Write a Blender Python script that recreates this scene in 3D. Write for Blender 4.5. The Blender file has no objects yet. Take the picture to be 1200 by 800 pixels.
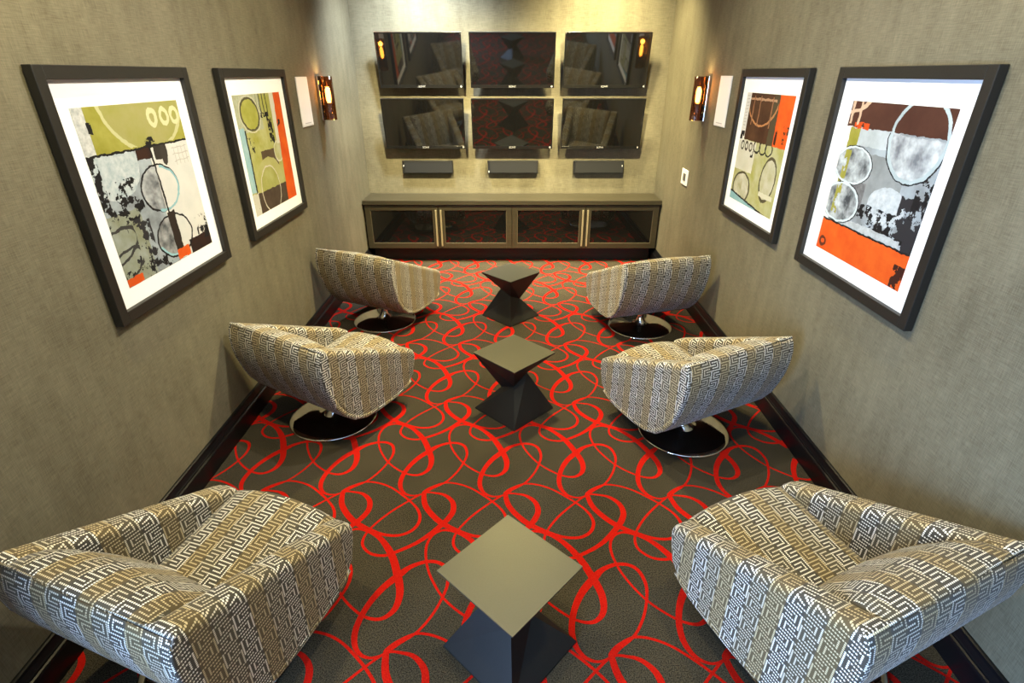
import bpy, bmesh, math, random
from mathutils import Vector, Matrix
random.seed(7)
SC = bpy.context.scene
COL = SC.collection
R = math.radians

# ------------------------------------------------------------------ camera
F_PX, PITCH, YAW, CAM = 626.95, 0.4638, -0.0013, (0.0106, 0.0, 2.365)
cam_d = bpy.data.cameras.new('camera'); cam = bpy.data.objects.new('camera', cam_d); COL.objects.link(cam)
cam_d.sensor_width = 36.0; cam_d.lens = F_PX * 36.0 / 1200.0
cam_d.clip_start = 0.02
cam.location = CAM; cam.rotation_euler = (math.pi / 2 - PITCH, 0.0, -YAW)
SC.camera = cam

# ------------------------------------------------------------------ world, exposure
SC.view_settings.view_transform = 'Standard'; SC.view_settings.look = 'None'
SC.view_settings.gamma = 1.0; SC.view_settings.use_curve_mapping = False
SC.view_settings.exposure = 0.52
SC.cycles.use_denoising = True
SC.cycles.max_bounces = 8; SC.cycles.diffuse_bounces = 4; SC.cycles.transparent_max_bounces = 12
SC.cycles.sample_clamp_indirect = 6.0
SC.cycles.caustics_reflective = False; SC.cycles.caustics_refractive = False
wd = bpy.data.worlds.new('world'); SC.world = wd; wd.use_nodes = True
wd.node_tree.nodes['Background'].inputs[0].default_value = (0.50, 0.66, 1.0, 1)
wd.node_tree.nodes['Background'].inputs[1].default_value = 1.0

XW, YB, YR, ZC = 2.0, 7.667, -3.0, 3.90          # half width, TV wall, rear wall, ceiling
# daylight from the window in the left wall, behind the camera
DAY_W = 600.0
# ceiling downlights: (x, y, watts, colour, cone degrees, blend, aim x, aim y, aim z)
COOL, NEUT, SOFT, WARM, GOLD = (0.86, 0.95, 1.0), (1.0, 0.93, 0.80), (1.0, 0.89, 0.60), (1.0, 0.85, 0.45), (1.0, 0.82, 0.36)
DOWN = [
    (-1.13, 6.86, 680, COOL, 125, 1.0, -1.13, 7.60, 1.3, 'over the televisions on the olive-banded picture side'),
    (1.13, 6.86, 720, WARM, 125, 1.0, 1.13, 7.60, 1.3, 'over the televisions on the light switch side'),
    (-0.95, 5.75, 1420, WARM, 80, 1.0, -0.7, 7.55, 1.0, 'added as fill ahead of the sconce by the orange-strip picture'),  # added fill lamp, brightens the lower television wall
    (0.95, 5.75, 1420, WARM, 80, 1.0, 0.7, 7.55, 1.0, 'added as fill ahead of the sconce above the light switch'),  # second added fill lamp for the television wall
    (0.30, 4.55, 270, SOFT, 84, 1.0, -2.0, 4.55, 1.7, 'aimed at the orange-strip picture'),
    (-0.30, 4.50, 270, SOFT, 84, 1.0, 2.0, 4.50, 1.7, 'aimed at the brown and orange picture'),
    (0.30, 2.95, 260, NEUT, 84, 1.0, -2.0, 2.90, 1.75, 'aimed at the olive-banded picture'),
    (-0.30, 2.95, 210, NEUT, 84, 1.0, 2.0, 2.85, 1.75, 'aimed at the orange-footed picture'),
    (0.0, 4.60, 620, GOLD, 105, 1.0, 0.0, 4.60, 0, 'between the first and second side tables'),
    (0.0, 1.75, 120, SOFT, 110, 1.0, 0.0, 1.75, 0, 'over the pale-topped side table'),
    (-1.45, 2.15, 200, WARM, 150, 1.0, -1.45, 2.15, 0, 'close to the wall of the olive-banded picture'),
    (1.45, 2.10, 150, WARM, 150, 1.0, 1.45, 2.10, 0, 'close to the wall of the orange-footed picture'),
]

def area_light(name, loc, rot, sx, sy, watts, color):
    d = bpy.data.lights.new(name, 'AREA'); d.shape = 'RECTANGLE'; d.size = sx; d.size_y = sy
    d.energy = watts; d.color = color
    o = bpy.data.objects.new(name, d); COL.objects.link(o); o.location = loc; o.rotation_euler = rot
    return o
area_light('daylight', (-XW - 0.30, -1.3, 1.55), (R(90), 0, R(-90)), 2.2, 2.1, DAY_W, (0.45, 0.66, 1.0))

# ------------------------------------------------------------------ node expression helper
class X:
    """a float socket with operators that add Math nodes"""
    def __init__(s, t, sock): s.t, s.s = t, sock
    def _m(s, op, *a):
        n = s.t.nodes.new('ShaderNodeMath'); n.operation = op
        for i, v in enumerate((s,) + a):
            if isinstance(v, X): s.t.links.new(v.s, n.inputs[i])
            else: n.inputs[i].default_value = v
        return X(s.t, n.outputs[0])
    def __add__(s, o): return s._m('ADD', o)
    def __radd__(s, o): return s._m('ADD', o)
    def __sub__(s, o): return s._m('SUBTRACT', o)
    def __rsub__(s, o): return s._m('MULTIPLY_ADD', -1.0, o)
    def __mul__(s, o): return s._m('MULTIPLY', o)
    def __rmul__(s, o): return s._m('MULTIPLY', o)
    def __truediv__(s, o): return s._m('DIVIDE', o)
    def lt(s, o): return s._m('LESS_THAN', o)
    def gt(s, o): return s._m('GREATER_THAN', o)
    def near(s, c, e): return s._m('COMPARE', c, e)
    def floor(s): return s._m('FLOOR')
    def fract(s): return s._m('FRACT')
    def mod(s, o): return s._m('FLOORED_MODULO', o)
    def mx(s, o): return s._m('MAXIMUM', o)
    def mn(s, o): return s._m('MINIMUM', o)
    def sqrt(s): return s._m('SQRT')
    def abs(s): return s._m('ABSOLUTE')
    def pow(s, o): return s._m('POWER', o)
    def madd(s, a, b): return s._m('MULTIPLY_ADD', a, b)

def new_mat(name):
    m = bpy.data.materials.new(name); m.use_nodes = True
    t = m.node_tree; b = t.nodes['Principled BSDF']
    return m, t, b
def rgb(c): return (c[0], c[1], c[2], 1.0)
def srgb(r, g, b):
    f = lambda c: ((c / 255.0) / 12.92 if c / 255.0 <= 0.04045 else ((c / 255.0 + 0.055) / 1.055) ** 2.4)
    return (f(r), f(g), f(b))
def mixc(t, fac, a, b):
    n = t.nodes.new('ShaderNodeMix'); n.data_type = 'RGBA'
    for v, i in ((fac, 0), (a, 6), (b, 7)):
        if isinstance(v, X): t.links.new(v.s, n.inputs[i])
        elif isinstance(v, bpy.types.NodeSocket): t.links.new(v, n.inputs[i])
        elif i == 0: n.inputs[i].default_value = v
        else: n.inputs[i].default_value = rgb(v)
    return n.outputs[2]
def noise(t, vec, scale, detail=3.0, rough=0.5):
    n = t.nodes.new('ShaderNodeTexNoise'); n.inputs['Scale'].default_value = scale
    n.inputs['Detail'].default_value = detail; n.inputs['Roughness'].default_value = rough
    if vec is not None: t.links.new(vec, n.inputs['Vector'])
    return X(t, n.outputs['Fac'])
def coords(t, kind='Object', scale=None):
    n = t.nodes.new('ShaderNodeTexCoord'); out = n.outputs[kind]
    if scale:
        m = t.nodes.new('ShaderNodeMapping'); m.inputs['Scale'].default_value = scale
        t.links.new(out, m.inputs['Vector']); out = m.outputs[0]
    return out
def split(t, vec):
    n = t.nodes.new('ShaderNodeSeparateXYZ'); t.links.new(vec, n.inputs[0])
    return X(t, n.outputs[0]), X(t, n.outputs[1]), X(t, n.outputs[2])
def bump(t, b, h, strength=0.3, dist=0.002):
    n = t.nodes.new('ShaderNodeBump'); n.inputs['Strength'].default_value = strength
    n.inputs['Distance'].default_value = dist
    t.links.new(h.s, n.inputs['Height']); t.links.new(n.outputs[0], b.inputs['Normal'])
def simple(name, col, rough=0.5, metal=0.0, spec=0.5, var=0.0, vscale=8.0):
    m, t, b = new_mat(name)
    b.inputs['Roughness'].default_value = rough; b.inputs['Metallic'].default_value = metal
    b.inputs['Specular IOR Level'].default_value = spec
    if var:
        n = noise(t, coords(t), vscale, 4.0)
        t.links.new(mixc(t, n, [c * (1 - var) for c in col], [min(1, c * (1 + var)) for c in col]), b.inputs['Base Color'])
    else:
        b.inputs['Base Color'].default_value = rgb(col)
    return m

# ------------------------------------------------------------------ materials
def mat_wall(name, axis):
    m, t, b = new_mat(name)
    o = coords(t)
    s1 = (14, 14, 220) if axis else (14, 14, 220)
    s2 = (240, 240, 16)
    n1 = noise(t, coords(t, 'Object', s1), 1.0, 2.0)
    n2 = noise(t, coords(t, 'Object', s2), 1.0, 2.0)
    n3 = noise(t, o, 2.2, 4.0, 0.6)
    n4 = noise(t, coords(t, 'Object', (9, 9, 1.2)), 1.0, 3.0)
    w = n1 * 0.5 + n2 * 0.5
    f = w * 0.55 + n3 * 0.25 + n4 * 0.2
    f2 = ((f - 0.37) * 3.9).mx(0.0).mn(1.0)
    col = mixc(t, f2, (0.092, 0.082, 0.053), (0.184, 0.167, 0.114))
    t.links.new(col, b.inputs['Base Color'])
    b.inputs['Roughness'].default_value = 0.72; b.inputs['Specular IOR Level'].default_value = 0.25
    bump(t, b, w, 0.35, 0.0015)
    return m
M_WALL = mat_wall('grasscloth_wallcovering', 0)
M_WHITE = simple('ceiling_white', (0.75, 0.74, 0.70), 0.9, var=0.03)
M_BASE = simple('black_lacquer', (0.004, 0.004, 0.005), 0.33, spec=0.35, var=0.2)
M_FRAME = simple('black_frame_wood', (0.010, 0.0095, 0.008), 0.5, var=0.35, vscale=60)
M_MAT = simple('white_mat_board', (0.86, 0.87, 0.88), 0.85, spec=0.1, var=0.01)
M_CHROME = simple('chrome', (0.82, 0.82, 0.80), 0.06, metal=1.0)
M_BRASS = simple('brass', (0.75, 0.48, 0.14), 0.22, metal=1.0)
M_BLACK = simple('black_plastic', (0.010, 0.010, 0.011), 0.35)
M_GLOSSBLACK = simple('gloss_black_plastic', (0.008, 0.008, 0.008), 0.12)
M_SILVER = simple('silver_edge', (0.42, 0.42, 0.42), 0.28, metal=1.0)
M_PLASTIC = simple('white_plastic', (0.82, 0.82, 0.80), 0.4)
M_GRILLE = simple('white_speaker_grille', (0.86, 0.86, 0.87), 0.6, var=0.02, vscale=300)
M_LOGO = simple('white_print', (0.40, 0.40, 0.40), 0.5)
M_DARK = simple('black_cloth_and_shade', (0.012, 0.010, 0.008), 0.6)

def mat_cabinet():
    m, t, b = new_mat('grey_brown_cabinet_veneer')
    n = noise(t, coords(t, 'Object', (3, 30, 60)), 1.0, 4.0, 0.6)
    t.links.new(mixc(t, n, (0.016, 0.0135, 0.008), (0.044, 0.038, 0.024)), b.inputs['Base Color'])
    b.inputs['Roughness'].default_value = 0.32
    return m
M_CAB = mat_cabinet()
M_HANDLE = simple('bronze_handle', (0.30, 0.26, 0.17), 0.35, metal=0.35)
M_BEAD = simple('bronze_bead', (0.11, 0.095, 0.062), 0.35, metal=0.3)

def mat_darkglass(name, gloss, tint=(1, 1, 1), rough=0.02):
    m, t, b = new_mat(name)
    b.inputs['Base Color'].default_value = (0.004, 0.004, 0.004, 1)
    b.inputs['Roughness'].default_value = 0.3; b.inputs['Specular IOR Level'].default_value = 0.0
    g = t.nodes.new('ShaderNodeBsdfGlossy'); g.inputs['Roughness'].default_value = rough
    g.inputs['Color'].default_value = rgb(tint)
    mx = t.nodes.new('ShaderNodeMixShader'); mx.inputs[0].default_value = gloss
    t.links.new(b.outputs[0], mx.inputs[1]); t.links.new(g.outputs[0], mx.inputs[2])
    t.links.new(mx.outputs[0], t.nodes['Material Output'].inputs[0])
    return m
M_SCREEN = mat_darkglass('black_screen_glass', 0.11, (1.0, 0.98, 0.95), 0.032)
M_CABGLASS = mat_darkglass('smoked_cabinet_glass', 0.05, (1, 0.97, 0.95), 0.02)

def mat_clear(name, col, gloss):
    m, t, b = new_mat(name)
    tr = t.nodes.new('ShaderNodeBsdfTransparent'); tr.inputs[0].default_value = rgb(col)
    g = t.nodes.new('ShaderNodeBsdfGlossy'); g.inputs['Roughness'].default_value = 0.03
    mx = t.nodes.new('ShaderNodeMixShader'); mx.inputs[0].default_value = gloss
    t.links.new(tr.outputs[0], mx.inputs[1]); t.links.new(g.outputs[0], mx.inputs[2])
    t.links.new(mx.outputs[0], t.nodes['Material Output'].inputs[0])
    return m
M_AMBER = mat_clear('smoked_amber_glass', (0.66, 0.44, 0.22), 0.10)
M_PANE = mat_clear('window_glass', (0.96, 0.98, 1.0), 0.06)

def mat_emit(name, col, strength):
    m, t, b = new_mat(name)
    b.inputs['Base Color'].default_value = rgb(col)
    b.inputs['Emission Color'].default_value = rgb(col); b.inputs['Emission Strength'].default_value = strength
    return m
M_BULB = mat_emit('glowing_bulb', (1.0, 0.72, 0.30), 45.0)
M_LENS = mat_emit('downlight_lens', (1.0, 0.88, 0.68), 6.0)

def mat_table(name, a, c, rough):
    m, t, b = new_mat(name)
    n = noise(t, coords(t), 160.0, 2.0)
    n2 = noise(t, coords(t), 5.0, 3.0)
    t.links.new(mixc(t, n * 0.6 + n2 * 0.4, a, c), b.inputs['Base Color'])
    b.inputs['Roughness'].default_value = rough
    bump(t, b, n, 0.12, 0.001)
    return m
M_TABLE = mat_table('satin_black_table', (0.006, 0.006, 0.006), (0.018, 0.018, 0.017), 0.5)
M_TABLE.node_tree.nodes['Principled BSDF'].inputs['Specular IOR Level'].default_value = 0.3
M_TOP = mat_table('brushed_metal_top', (0.105, 0.104, 0.082), (0.135, 0.133, 0.106), 0.46)
M_TOP.node_tree.nodes['Principled BSDF'].inputs['Metallic'].default_value = 0.75

def mat_carpet():
    m, t, b = new_mat('brown_carpet')
    o = coords(t)
    n = noise(t, o, 190.0, 3.0, 0.75)
    n2 = noise(t, o, 3.0, 3.0)
    f = ((n - 0.5) * 4.2 + 0.5 + (n2 - 0.5) * 0.4).mx(0.0).mn(1.0)
    t.links.new(mixc(t, f, (0.006, 0.005, 0.004), (0.078, 0.066, 0.044)), b.inputs['Base Color'])
    b.inputs['Roughness'].default_value = 0.95; b.inputs['Specular IOR Level'].default_value = 0.1
    bump(t, b, n, 0.5, 0.003)
    return m
def mat_carpet_red():
    m, t, b = new_mat('red_carpet_yarn')
    n = noise(t, coords(t), 190.0, 3.0, 0.75)
    f = ((n - 0.5) * 3.0 + 0.5).mx(0.0).mn(1.0)
    t.links.new(mixc(t, f, (0.28, 0.003, 0.0018), (0.47, 0.010, 0.0035)), b.inputs['Base Color'])
    b.inputs['Roughness'].default_value = 0.95; b.inputs['Specular IOR Level'].default_value = 0.1
    bump(t, b, n, 0.5, 0.003)
    return m
M_CARPET, M_RED = mat_carpet(), mat_carpet_red()

def mat_fabric():
    """taupe upholstery with a maze of hooked key lines woven in white dots; UVs are metres"""
    m, t, b = new_mat('key_pattern_upholstery')
    u, v, _ = split(t, coords(t, 'UV'))
    gu, gv = 0.0094, 0.0084
    ROWS = ['11111111', '10000000', '10111110', '10100000', '10101111', '10100000', '10111110', '10000000',
            '11111111', '00000001', '01111101', '00000101', '11110101', '00000101', '01111101', '00000001']
    W, H = 8, len(ROWS)
    i = (u / gu).floor(); colid = (i / W).floor()
    ii = i - colid * W
    vj = v / gv + colid * 4.0
    j = vj.floor().mod(H)
    ramp = t.nodes.new('ShaderNodeValToRGB'); cr = ramp.color_ramp; cr.interpolation = 'CONSTANT'
    for k, r in enumerate(ROWS):
        val = int(r, 2) / 256.0
        e = cr.elements[k] if k < 1 else (cr.elements[1] if k == 1 else cr.elements.new(k / H))
        e.position = k / H; e.color = (val, val, val, 1)
    t.links.new(((j + 0.5) / H).s, ramp.inputs[0])
    sep = t.nodes.new('ShaderNodeSeparateColor'); t.links.new(ramp.outputs[0], sep.inputs[0])
    mask = X(t, sep.outputs[0]) * 256.0 + 0.25
    p2 = X(t, t.nodes.new('ShaderNodeValue').outputs[0]); p2.s.default_value = 2.0
    sh = p2.pow(W - 1.0 - ii)
    bit = ((mask / sh).floor()).mod(2.0).gt(0.5)
    du = (u / gu).fract() - 0.5; dv = vj.fract() - 0.5
    dot = (du * du + dv * dv).lt(0.15)
    third = colid.mod(3.0)
    s_br = third.near(0.0, 0.3); s_wh = third.near(2.0, 0.3)
    n = noise(t, coords(t), 60.0, 2.0)
    ground = mixc(t, s_br, mixc(t, s_wh, (0.068, 0.058, 0.038), (0.052, 0.047, 0.038)), (0.098, 0.073, 0.034))
    dots = mixc(t, s_br, mixc(t, s_wh, (0.66, 0.61, 0.49), (0.86, 0.84, 0.77)), (0.55, 0.46, 0.28))
    col = mixc(t, bit * dot, ground, dots)
    t.links.new(col, b.inputs['Base Color'])
    b.inputs['Roughness'].default_value = 0.75; b.inputs['Specular IOR Level'].default_value = 0.25
    b.inputs['Sheen Weight'].default_value = 0.15
    bump(t, b, bit * dot, 0.25, 0.0015)
    return m
M_FAB = mat_fabric()

# ------------------------------------------------------------------ mesh helpers
def link(name, me, mat=None, parent=None):
    o = bpy.data.objects.new(name, me); COL.objects.link(o)
    if mat is not None:
        for mm in (mat if isinstance(mat, (list, tuple)) else [mat]): me.materials.append(mm)
    if parent is not None: o.parent = parent
    return o
def from_bm(name, bm, mat=None, parent=None, smooth=False):
    bmesh.ops.recalc_face_normals(bm, faces=bm.faces[:])
    me = bpy.data.meshes.new(name); bm.to_mesh(me); bm.free()
    if smooth:
        for p in me.polygons: p.use_smooth = True
    return link(name, me, mat, parent)
def add_box(bm, x0, x1, y0, y1, z0, z1, bev=0.0, seg=2):
    vs = [bm.verts.new((x, y, z)) for x in (x0, x1) for y in (y0, y1) for z in (z0, z1)]
    f = [bm.faces.new([vs[k] for k in q]) for q in ((0, 1, 3, 2), (4, 6, 7, 5), (0, 4, 5, 1), (2, 3, 7, 6), (0, 2, 6, 4), (1, 5, 7, 3))]
    if bev > 0:
        es = list({e for ff in f for e in ff.edges})
        bmesh.ops.bevel(bm, geom=es, offset=bev, segments=seg, affect='EDGES', profile=0.5)
def box(name, mat, parent, x0, x1, y0, y1, z0, z1, bev=0.0):
    bm = bmesh.new(); add_box(bm, x0, x1, y0, y1, z0, z1, bev)
    return from_bm(name, bm, mat, parent)
def lathe(bm, prof, n=48, c=(0, 0, 0), close=True):
    rings = []
    for r, z in prof:
        if r < 1e-6: rings.append([bm.verts.new((c[0], c[1], c[2] + z))])
        else: rings.append([bm.verts.new((c[0] + r * math.cos(2 * math.pi * k / n), c[1] + r * math.sin(2 * math.pi * k / n), c[2] + z)) for k in range(n)])
    for a, b in zip(rings, rings[1:]):
        for k in range(n):
            k2 = (k + 1) % n
            if len(a) == 1 and len(b) == 1: continue
            if len(a) == 1: bm.faces.new((a[0], b[k], b[k2]))
            elif len(b) == 1: bm.faces.new((a[k], a[k2], b[0]))
            else: bm.faces.new((a[k], a[k2], b[k2], b[k]))
def extrude_y(name, prof, y0, y1, mat, parent=None):
    """closed (x, z) profile extruded along y"""
    bm = bmesh.new()
    a = [bm.verts.new((x, y0, z)) for x, z in prof]; b = [bm.verts.new((x, y1, z)) for x, z in prof]
    n = len(prof)
    bm.faces.new(a); bm.faces.new(b)
    for k in range(n): bm.faces.new((a[k], a[(k + 1) % n], b[(k + 1) % n], b[k]))
    return from_bm(name, bm, mat, parent)
def empty(name, loc=(0, 0, 0), rz=0.0):
    o = bpy.data.objects.new(name, None); COL.objects.link(o); o.empty_display_size = 0.1
    o.location = loc; o.rotation_euler = (0, 0, rz); return o
def tag(o, label, cat, group=None):
    o['label'] = label; o['category'] = cat
    if group: o['group'] = group
    return o
def struct(o, label=None, cat=None):
    o['kind'] = 'structure'
    if label: o['label'] = label; o['category'] = cat or o.name
    return o
def copy_tree(o, parent=None):
    c = o.copy(); COL.objects.link(c)
    if parent is not None: c.parent = parent
    for ch in list(o.children): copy_tree(ch, c)
    return c

# ------------------------------------------------------------------ floor: carpet with looping red ribbons
def unproject_floor(px, py):
    a = (px - 600.0) / F_PX; b = (400.0 - py) / F_PX
    cy, sy, cp, sp = math.cos(YAW), math.sin(YAW), math.cos(PITCH), math.sin(PITCH)
    fw = Vector((sy * cp, cy * cp, -sp)); rt = Vector((cy, -sy, 0)); up = rt.cross(fw)
    d = fw + rt * a + up * b
    k = -CAM[2] / d.z
    return (CAM[0] + d.x * k, d.y * k)
LA, LB = Vector((0.5137, -0.0080)), Vector((0.0195, 1.0420))      # carpet repeat
# four closed loops per repeat; points traced in enlarged views (x, y, stroke width), view = (ox, oy, scale)
VA, V2, V1 = (440, 430, 4.446), (460, 470, 4.0), (230, 490, 4.0)
LOOPS = [
    (VA, 0, [(665, 440, 28), (610, 480, 26), (568, 530, 22), (545, 585, 22), (548, 630, 20), (575, 662, 14), (620, 675, 10), (670, 665, 10),
             (720, 635, 12), (780, 603, 10), (825, 555, 10), (852, 505, 10), (862, 460, 12), (845, 420, 14), (810, 402, 14), (760, 400, 15), (705, 415, 19)]),
    (VA, 0, [(660, 440, 28), (683, 490, 26), (678, 535, 22), (645, 562, 16), (600, 567, 12), (540, 550, 10), (465, 505, 9), (415, 450, 9),
             (390, 400, 9), (386, 350, 10), (410, 315, 10), (455, 300, 11), (510, 308, 14), (565, 332, 20), (620, 380, 26)]),
    (V2, 0, [(530, 440, 20), (545, 490, 24), (590, 540, 26), (650, 582, 26), (735, 617, 18), (810, 638, 15), (880, 638, 15), (928, 612, 15),
             (942, 570, 14), (920, 525, 12), (870, 483, 10), (800, 440, 10), (740, 410, 9), (680, 392, 9), (620, 387, 9), (565, 405, 11), (535, 425, 16)]),
    (V1, 1, [(1070, 350, 9), (1120, 350, 10), (1165, 360, 15), (1200, 390, 21), (1205, 430, 24), (1185, 465, 26), (1155, 495, 25), (1100, 540, 23),
             (1030, 585, 19), (940, 625, 17), (880, 643, 15), (820, 635, 13), (785, 605, 12), (780, 575, 12), (800, 535, 10), (845, 490, 10),
             (910, 440, 10), (1000, 385, 9)]),
]
def catmull(P, seg):
    out = []; n = len(P)
    for i in range(n):
        p0, p1, p2, p3 = P[i - 1], P[i], P[(i + 1) % n], P[(i + 2) % n]
        for s in range(seg):
            t = s / seg
            out.append([0.5 * ((2 * p1[k]) + (-p0[k] + p2[k]) * t + (2 * p0[k] - 5 * p1[k] + 4 * p2[k] - p3[k]) * t * t
                        + (-p0[k] + 3 * p1[k] - 3 * p2[k] + p3[k]) * t ** 3) for k in range(3)])
    return out
def build_floor():
    ribbons = []
    for (ox, oy, sc), shift, pts in LOOPS:
        P = []
        for x, y, w in pts:
            px, py = ox + x / sc, oy + y / sc
            fx, fy = unproject_floor(px, py); gx, gy = unproject_floor(px + 1, py)
            P.append((fx + LA.x * shift, fy + LA.y * shift, 1.10 * w / sc * (gx - fx)))
        C = catmull(P, 5); n = len(C); rb = []
        for i in range(n):
            a, b = C[i - 1], C[(i + 1) % n]
            tx, ty = b[0] - a[0], b[1] - a[1]; l = math.hypot(tx, ty) or 1
            nx, ny = -ty / l, tx / l; h = max(C[i][2], 0.009) / 2
            rb.append(((C[i][0] - nx * h, C[i][1] - ny * h), (C[i][0] + nx * h, C[i][1] + ny * h)))
        ribbons.append(rb)
    V = [(-XW, YR, 0), (XW, YR, 0), (XW, YB, 0), (-XW, YB, 0)]; Fc = [(0, 1, 2, 3)]; mi = [0]
    lay = 0
    for i in range(-9, 9):
        for j in range(-7, 7):
            for li, rb in enumerate(ribbons):
                dx, dy = LA.x * i + LB.x * j, LA.y * i + LB.y * j
                lay = (lay + 1) % 12
                z = 0.0006 + 0.00004 * lay
                q = [((a[0] + dx, a[1] + dy), (b[0] + dx, b[1] + dy)) for a, b in rb]
                if not any(-XW < a[0] < XW and YR < a[1] < YB for a, b in q): continue
                base = len(V); n = len(q)
                for a, b in q: V.append((a[0], a[1], z)); V.append((b[0], b[1], z))
                for k in range(n):
                    k2 = (k + 1) % n
                    ids = (base + 2 * k, base + 2 * k2, base + 2 * k2 + 1, base + 2 * k + 1)
                    if all(abs(V[s][0]) < XW - 0.02 and YR + 0.02 < V[s][1] < YB - 0.02 for s in ids): Fc.append(ids); mi.append(1)
    me = bpy.data.meshes.new('floor'); me.from_pydata(V, [], Fc)
    o = link('floor', me, [M_CARPET, M_RED])
    me.polygons.foreach_set('material_index', mi)
    bm = bmesh.new(); bm.from_mesh(me)
    for f in bm.faces:
        f.normal_update()
        if f.normal.z < 0: f.normal_flip()
    bm.to_mesh(me); bm.free()
    return struct(o, 'dark brown carpet with looping red ribbon pattern', 'carpet')
build_floor()

# ------------------------------------------------------------------ room shell
T = 0.12
struct(box('wall_right', M_WALL, None, XW, XW + T, YR - T, YB + T, 0, ZC))
struct(box('wall_back', M_WALL, None, -XW, XW, YB, YB + T, 0, ZC))
struct(box('ceiling', M_WHITE, None, -XW - T, XW + T, YR - T, YB + T, ZC, ZC + T))
def left_wall():
    a, b, z0, z1 = -2.4, -0.2, 0.5, 2.6
    bm = bmesh.new()
    add_box(bm, -XW - T, -XW, YR - T, a, 0, ZC); add_box(bm, -XW - T, -XW, b, YB + T, 0, ZC)
    add_box(bm, -XW - T, -XW, a, b, 0, z0); add_box(bm, -XW - T, -XW, a, b, z1, ZC)
    struct(from_bm('wall_left', bm, M_WALL))
    w = struct(empty('window_1', (-XW - 0.06, (a + b) / 2, z0)))
    hw, h = (b - a) / 2, z1 - z0
    bm = bmesh.new()
    for y0, y1, q0, q1 in ((-hw, -hw + 0.06, 0, h), (hw - 0.06, hw, 0, h), (-0.03, 0.03, 0.06, h - 0.06), (-hw + 0.06, hw - 0.06, 0, 0.06), (-hw + 0.06, hw - 0.06, h - 0.06, h)):
        add_box(bm, -0.04, 0.04, y0, y1, q0, q1)
    from_bm('window_frame', bm, M_BASE, w)
    for y0, y1 in ((-hw + 0.06, -0.03), (0.03, hw - 0.06)): box('pane', M_PANE, w, -0.004, 0.004, y0, y1, 0.06, h - 0.06)
left_wall()
struct(box('wall_rear', M_WALL, None, -XW, XW, YR - T, YR, 0, ZC))
BASEP = [(0, 0), (0.044, 0), (0.044, 0.118), (0.040, 0.128), (0.032, 0.132), (0.032, 0.140), (0.027, 0.146), (0.018, 0.168), (0.016, 0.182), (0.010, 0.187), (0, 0.187)]
for side, s in (('left', -1), ('right', 1)):
    o = extrude_y('baseboard_' + side, [(s * (XW - x), z) for x, z in BASEP], YR, YB - 0.005, M_BASE)
    struct(o)
def back_base(name, y, s):
    bm = bmesh.new(); n = len(BASEP)
    a = [bm.verts.new((-XW + 0.05, y + s * x, z)) for x, z in BASEP]; b = [bm.verts.new((XW - 0.05, y + s * x, z)) for x, z in BASEP]
    bm.faces.new(a); bm.faces.new(b)
    for k in range(n): bm.faces.new((a[k], a[(k + 1) % n], b[(k + 1) % n], b[k]))
    struct(from_bm(name, bm, M_BASE))
back_base('baseboard_back', YB, -1); back_base('baseboard_rear', YR, 1)

# ------------------------------------------------------------------ ceiling downlights
def downlight(k, x, y, watts, color, cone, blend, ax, ay, az, where):
    r = empty('recessed_downlight', (x, y, ZC))
    tag(r, 'round recessed ceiling downlight ' + where, 'downlight', 'recessed ceiling downlights')
    bm = bmesh.new(); lathe(bm, [(0.058, -0.001), (0.085, -0.001), (0.085, -0.010), (0.075, -0.014), (0.060, -0.008), (0.058, -0.001)], 32)
    from_bm('trim_ring', bm, M_PLASTIC, r, True)
    bm = bmesh.new(); lathe(bm, [(0.0, -0.003), (0.057, -0.003)], 32)
    from_bm('lens', bm, M_LENS, r)
    d = bpy.data.lights.new('downlight_spot', 'SPOT'); d.energy = watts; d.color = color
    d.spot_size = R(cone); d.spot_blend = blend; d.shadow_soft_size = 0.05 if watts < 500 else 0.11
    o = bpy.data.objects.new('downlight_spot', d); COL.objects.link(o); o.parent = r
    o.location = (0, 0, -0.04)
    v = Vector((ax - x, ay - y, az - ZC)); o.rotation_euler = v.to_track_quat('-Z', 'Y').to_euler()
for k, a in enumerate(DOWN): downlight(k, *a)

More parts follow.
